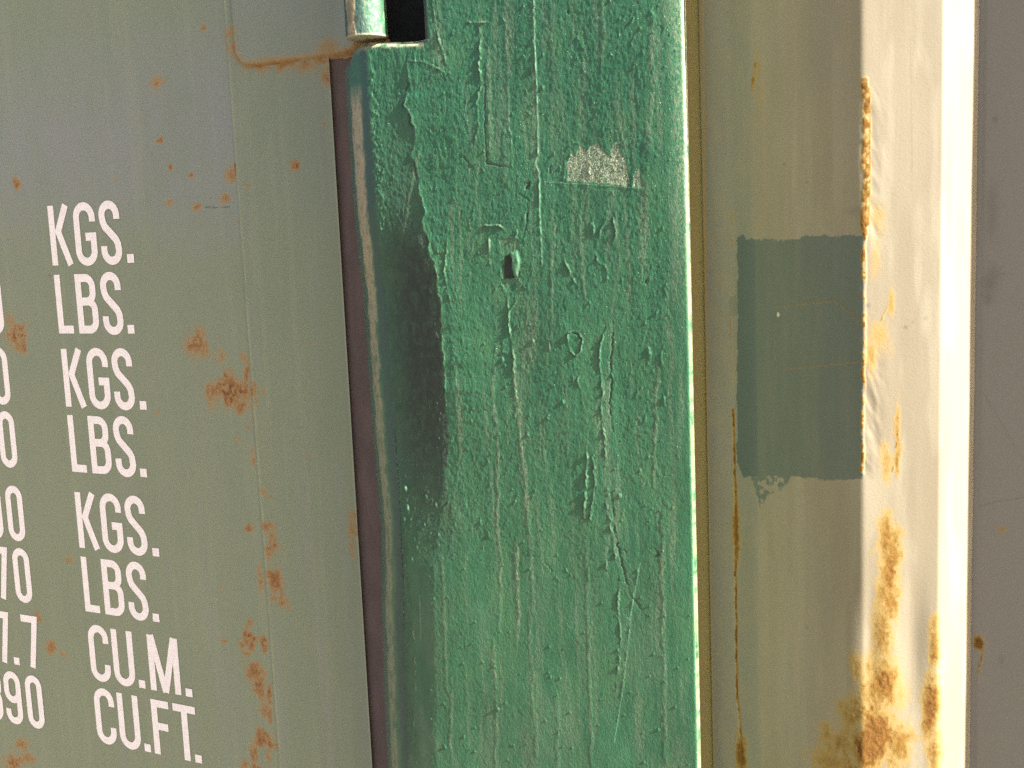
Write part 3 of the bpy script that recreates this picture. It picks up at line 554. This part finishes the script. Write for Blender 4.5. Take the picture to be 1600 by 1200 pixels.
for ri, gl, word in rows:
    V = []; Fs = []; yy = 0
    for c, gx in gl:
        for pts, cl in glyph(c):
            ribbon([(gx+a, b) for a, b in pts], cl, SW*(1.07 if c == '.' else 1), V, Fs, yy); yy -= 0.00003
    V = [(X0L+v[0]*HC, -0.0003+v[1], base_z[ri]+v[2]*HC) for v in V]
    o = poly('lettering', V, Fs, M_WHITE, door); o['label'] = 'white stencilled lettering reading '+word

# ------------------------------------------------------------------ the cream container beside it
cream = empty('shipping_container', (0, 0, 0), 'cream container on the right with rust-streaked corner post and a grey-green repainted patch', 'container')
DL = math.radians(5.7)
t1 = np.array([math.cos(DL), -math.sin(DL), 0]); n1 = np.array([-math.sin(DL), -math.cos(DL), 0])
P0 = at(1083, 600, 0.055)
def on1(px, py=600): return hit(px, py, P0, n1)
def s1(px, py=600): return float(np.dot(on1(px, py)-P0, t1))
def dirn(deg): a = math.radians(deg); return np.array([math.cos(a), math.sin(a), 0])
def meet(px, P, d):                                  # where the sight line through px meets the line P + s d in plan
    r = ray(px, 600); A2 = np.array([[r[0], -d[0]], [r[1], -d[1]]]); q = np.linalg.solve(A2, (P-CAM)[:2]); return P+d*q[1], q[1]
PA = on1(1348); PA[2] = 0
t2 = dirn(16.6); PB, l2 = meet(1468, PA, t2); t3 = dirn(60); PC, l3 = meet(1521, PB, t3)
S_a = s1(1348)
# plan polyline, densely sampled, corners rounded by smoothing
PL = [P0-0.16*t1, PA, PB, PC, PC+0.004*t1]
PL = [np.array([p[0], p[1]]) for p in PL]
pts = []
for a, b in zip(PL[:-1], PL[1:]):
    n = max(2, int(np.hypot(*(b-a))/0.0006)); pts += [a+(b-a)*i/n for i in range(n)]
pts.append(PL[-1]); pts = np.array(pts)
ker = np.ones(3)/3; iB = int(np.argmin(np.hypot(*(pts-PL[2]).T)))
sm = pts.copy()
for q in range(4):
    e_ = iB-8 if q else len(pts)
    for c in (0, 1): sm[1:e_-1, c] = np.convolve(sm[:e_, c], ker, 'valid')
far = np.array([[*(PL[-1]+t1[:2]*q)] for q in (0.003, 0.006, 0.03, 0.06, 0.1, 0.14, 0.17, 0.2, 0.25)])
dens = np.array([PL[-1]+t1[:2]*q for q in np.arange(0.001, 0.12, 0.0012)]); far = far[far[:, 0] > dens[-1, 0]+0.01]
pf = np.vstack([sm, dens, far])
seg = np.r_[0, np.cumsum(np.hypot(*np.diff(pf, axis=0).T))]
tan = np.gradient(pf, axis=0); tan /= np.hypot(tan[:, 0], tan[:, 1])[:, None]
nzs = axis(0.02, at(1300, 1420, 0.06)[2], at(1300, -200, 0.06)[2], 2.59, 0.0008)
CX, CZ = np.meshgrid(pf[:, 0], nzs); CYY = np.repeat(pf[None, :, 1], len(nzs), 0); SG = np.repeat(seg[None], len(nzs), 0)
segA = seg[np.argmin(np.hypot(*(pf-PL[1]).T))]; segB = seg[np.argmin(np.hypot(*(pf-PL[2]).T))]; segC = seg[np.argmin(np.hypot(*(pf-PL[3]).T))]
def cpt(px, py):                                     # photo point -> (running length round the section, z)
    if px <= 1349: q = hit(px, py, P0, n1); return np.array([segA+np.dot(q[:2]-PL[1], t1[:2]), q[2]])
    if px <= 1469: q = hit(px, py, PA, np.array([-t2[1], t2[0], 0])); return np.array([segA+np.dot(q[:2]-PL[1], t2[:2]), q[2]])
    q = hit(px, py, PC, n1); return np.array([segC+np.dot(q[:2]-PL[3], t1[:2]), q[2]])
def ctr(pp): return np.array([cpt(*p) for p in pp])
m_a = fbm(SG/(2.4*mm), CZ/(3*mm), 151, 4); m_b = fbm(SG/(7*mm), CZ/(12*mm), 153, 3)
at0 = dict(rust=0*SG, patch=0*SG, olive=0*SG, blue=0*SG, line=0*SG, grey=0*SG, mark=0*SG, pale=0*SG, scratch=0*SG, strip=0*SG)
CH = 0*SG
def cblob(px, py, rx, ry, k, br=.35, key='rust'):
    c = cpt(px, py); d = np.hypot((SG-c[0])/(rx*K*1.15), (CZ-c[1])/(ry*K*1.1)); v = k*sst(1.55, .0, d+.7*br*m_a+.9*br*m_b); at0[key] = np.maximum(at0[key], v)
def cline(pp, w, k, br=.5, key='rust', wob=.5, lift=0.0):
    q = ctr(pp); s = (slice(max(np.searchsorted(nzs, q[:, 1].min()-.01), 0), np.searchsorted(nzs, q[:, 1].max()+.01)), slice(None))
    d, a, L = pdist(SG[s]+wob*mm*m_b[s], CZ[s], q); e = sst(w*mm, w*.25*mm, d); at0[key][s] = np.maximum(at0[key][s], k*e*np.clip(1-br*.4+br*m_a[s]+.5*br*m_b[s], 0, 1.15)); CH[s] += lift*mm*e
sA = lambda px: cpt(px, 600)[0]
CH -= 0.003*sst(sA(1103), sA(1099), SG)               # set-back strip behind the green post
CH += 0.0015*sst(sA(1146), sA(1182), SG)*1.0
at0['olive'] = np.maximum(at0['olive'], .75*sst(sA(1106), sA(1100), SG))
cline([(1098, -60), (1101, 400), (1105, 800), (1112, 1200), (1114, 1300)], .9, .9, .3, 'line', .15)
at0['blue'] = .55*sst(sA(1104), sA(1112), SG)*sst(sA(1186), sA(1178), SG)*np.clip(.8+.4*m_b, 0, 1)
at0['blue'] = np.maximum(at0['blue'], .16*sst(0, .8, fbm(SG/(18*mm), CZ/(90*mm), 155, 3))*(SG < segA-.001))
at0['pale'] = .06*sst(.1, .9, fbm(SG/(9*mm), CZ/(110*mm), 157, 3))*(SG < segA)
at0['pale'] = np.maximum(at0['pale'], .12*sst(0, .7, fbm(SG/(10*mm), CZ/(60*mm), 159, 3))*(SG > segA)*(SG < segC))
at0['grey'] = 0.95*sst(segC+0.2*mm, segC+1.5*mm, SG)
pw = SG+1.0*mm*fbm(CZ/(5*mm), SG/(5*mm), 161, 4)*np.where(SG < sA(1170), 1, .15); pz = CZ+.8*mm*fbm(SG/(3.5*mm), CZ/(8*mm), 163, 4)
Q = ctr([(1153, 372), (1162, 366), (1167, 374), (1250, 374), (1262, 368), (1349, 368), (1349, 748), (1300, 750), (1236, 742), (1160, 745), (1152, 720)])
at0['patch'] = np.maximum(at0['patch'], .93*inpoly(pw, pz, Q)*np.clip(.97+.1*fbm(SG/(5*mm), CZ/(60*mm), 171, 3), 0, 1))
dot_ = np.hypot((SG-cpt(1217, 492)[0])/(1.1*mm), (CZ-cpt(1217, 492)[1])/(1.6*mm)) < 1; at0['patch'][dot_] = 0
at0['strip'] = .8*(at0['patch'] > .5)*sst(sA(1186), sA(1181), SG)
CH += .12*mm*(at0['patch'] > .5)
at0['patch'] = np.maximum(at0['patch'], .9*inpoly(pw+.8*mm*m_a, pz+1.5*mm*m_a, ctr([(1165, 735), (1240, 735), (1232, 755), (1225, 765), (1200, 772), (1190, 795), (1182, 770), (1176, 752)]))*(m_a+.3*m_b < .25))
at0['patch'] = np.maximum(at0['patch'], .35*inpoly(SG+mm*m_a, CZ+mm*m_a, ctr([(1138, 465), (1152, 460), (1152, 495), (1140, 492)])))
cline([(1213, 480), (1215, 478), (1305, 470), (1330, 488), (1345, 505)], .8, .95, .3, 'scratch', .15, -.3); cline([(1222, 576), (1240, 575), (1347, 565)], .8, .95, .3, 'scratch', .15, -.3); cline([(1213, 490), (1213, 560)], .6, .5, .3, 'scratch', .15, -.15)
c = cpt(1217, 492); CH += 1.0*mm*np.clip(1-np.hypot((SG-c[0])/(1.2*mm), (CZ-c[1])/(1.8*mm))**2, 0, 1); at0['pale'] = np.maximum(at0['pale'], .8*(np.hypot((SG-c[0])/(1.0*mm), (CZ-c[1])/(1.5*mm)) < 1)); 
cline([(1225, 572), (1232, 577), (1240, 576)], .9, .7, .2, 'mark', .1, .3)
# seam rust
cline([(1143, 490), (1143, 520), (1144, 600)], .7, .5, .8); cline([(1144, 330), (1144, 350)], .8, .55, .7); cline([(1144, 370), (1145, 385)], .6, .5, .7)
cline([(1146, 640), (1148, 720), (1150, 800), (1149, 900), (1151, 1000), (1152, 1080), (1158, 1150), (1159, 1280)], 1.5, .85, .45, 'rust', .4, -.25)
cblob(1150, 830, 6, 60, .8); cblob(1158, 1180, 9, 40, .8)
cline([(1181, 100), (1179, 120), (1177, 145)], 1.5, .6, .6); cblob(1185, 100, 7, 40, .22); cblob(1190, 150, 5, 40, .2); cline([(1125, 820), (1160, 815)], .4, .5, .2, 'mark', .1)
# worn corner edge and rust on the sunlit face
cline([(1351, 125), (1352, 240), (1351, 365)], 2.4, .95, .6, 'rust', .7, .15); cline([(1357, 140), (1357, 230), (1355, 350)], 2.2, .7, .7)
cline([(1351, 365), (1349, 500), (1350, 620), (1348, 740)], 1.4, .6, 1.3, 'rust', .8, .35)
for a in [(1372, 340, 12, 30, .25), (1368, 400, 10, 40, .22), (1375, 530, 18, 40, .28), (1362, 560, 10, 30, .34), (1392, 475, 5, 24, .35), (1402, 680, 5, 50, .42), (1385, 725, 10, 36, .36), (1402, 720, 5, 30, .5), (1384, 850, 14, 60, .55), (1390, 900, 17, 80, .62), (1378, 980, 16, 90, .5), (1380, 1070, 26, 60, .62),
          (1365, 1080, 22, 60, .55), (1372, 1130, 30, 60, .7), (1400, 1160, 26, 40, .55), (1356, 1165, 30, 46, .95), (1315, 1160, 38, 30, .6), (1330, 1115, 26, 40, .55), (1305, 1190, 40, 26, .5), (1340, 1040, 12, 30, .5), (1458, 1010, 9, 40, .55), (1455, 1110, 12, 60, .7), (1460, 1180, 12, 60, .6), (1460, 970, 7, 24, .4), (1448, 1130, 8, 30, .6), (1355, 1240, 50, 50, .9), (1406, 1080, 12, 40, .35)]: cblob(*a)
cline([(1404, 640), (1402, 690), (1394, 735)], .9, .55, .8, 'rust', .4); cline([(1388, 690), (1384, 740)], .6, .4, .8); cline([(1392, 465), (1378, 500), (1362, 520)], .8, .35, .5)
for a in [(1548, 440, 12, 26, .5), (1545, 465, 6, 10, .5), (1550, 330, 9, 40, .35), (1565, 1030, 4, 10, .3), (1556, 187, 3, 5, .5)]: cblob(*a, .25, 'mark')
cblob(1530, 1003, 7, 12, .75); cline([(1536, 1015), (1530, 1040), (1528, 1050)], 1.2, .6, .5); cblob(1567, 826, 7, 7, .25)
cline([(1530, 790), (1560, 782), (1610, 775)], .5, .6, .3, 'mark', .1); cline([(1545, 428), (1610, 426)], .4, .4, .3, 'mark', .1); cline([(1535, 610), (1600, 720)], .8, .3, .4, 'mark', .2)
cline([(1422, 60), (1424, 250), (1423, 300)], .6, .28, .4, 'mark', .1); cline([(1395, 1005), (1383, 1060)], 1.2, .4, .5, 'mark')
for a in [(1226, 257, 2.4, 2.4, .7), (1262, 285, 2, 2, .6), (1262, 980, 2.2, 2.2, .6), (1136, 20, 3, 3, .6), (1138, 62, 2, 2, .5), (1092, 410, 2.5, 2.5, .6), (1112, 425, 2, 2, .5), (1414, 511, 3, 3, .7), (1425, 503, 2, 2, .5), (1355, 477, 4, 4, .7), (1445, 497, 3, 3, .4), (1338, 330, 14, 8, .35)]: cblob(*a, .1, 'mark')
# dents and rust scale
bz_ = lambda pa, pb: sst(cpt(1350, pa)[1], cpt(1350, pa+60)[1], CZ)*sst(cpt(1350, pb)[1], cpt(1350, pb-60)[1], CZ)
em = sst(segA-3*mm, segA+2*mm, SG)*sst(segA+18*mm, segA+4*mm, SG)
CH += em*(bz_(520, 760)+.7*bz_(110, 420))*.55*mm*fbm(SG/(9*mm)+CZ/(26*mm), CZ/(22*mm), 165, 3)
c = cpt(1372, 1010); CH -= 1.3*mm*np.exp(-((CZ-c[1])/.030)**2)*np.exp(-((SG-segA-4*mm)/(6*mm))**2)
c = cpt(1425, 1020); CH -= 2.0*mm*np.exp(-((CZ-c[1])/.045)**2-((SG-c[0])/(9*mm))**2)
at0['rust'] = np.where(SG > segA-.001, np.clip(at0['rust']*1.3, 0, .82), at0['rust'])
CH += .5*mm*np.clip(at0['rust']-.3, 0, 1)*m_a
CH += .25*mm*fbm(SG/(60*mm), CZ/(140*mm), 167, 2)*(SG > segC+.004)+.25*mm*fbm(SG/(40*mm), CZ/(90*mm), 169, 2)
CXd = CX+CH*(tan[:, 1])[None]; CYd = CYY-CH*(tan[:, 0])[None]
ksplit = int(np.searchsorted(seg, segC+0.5*mm))
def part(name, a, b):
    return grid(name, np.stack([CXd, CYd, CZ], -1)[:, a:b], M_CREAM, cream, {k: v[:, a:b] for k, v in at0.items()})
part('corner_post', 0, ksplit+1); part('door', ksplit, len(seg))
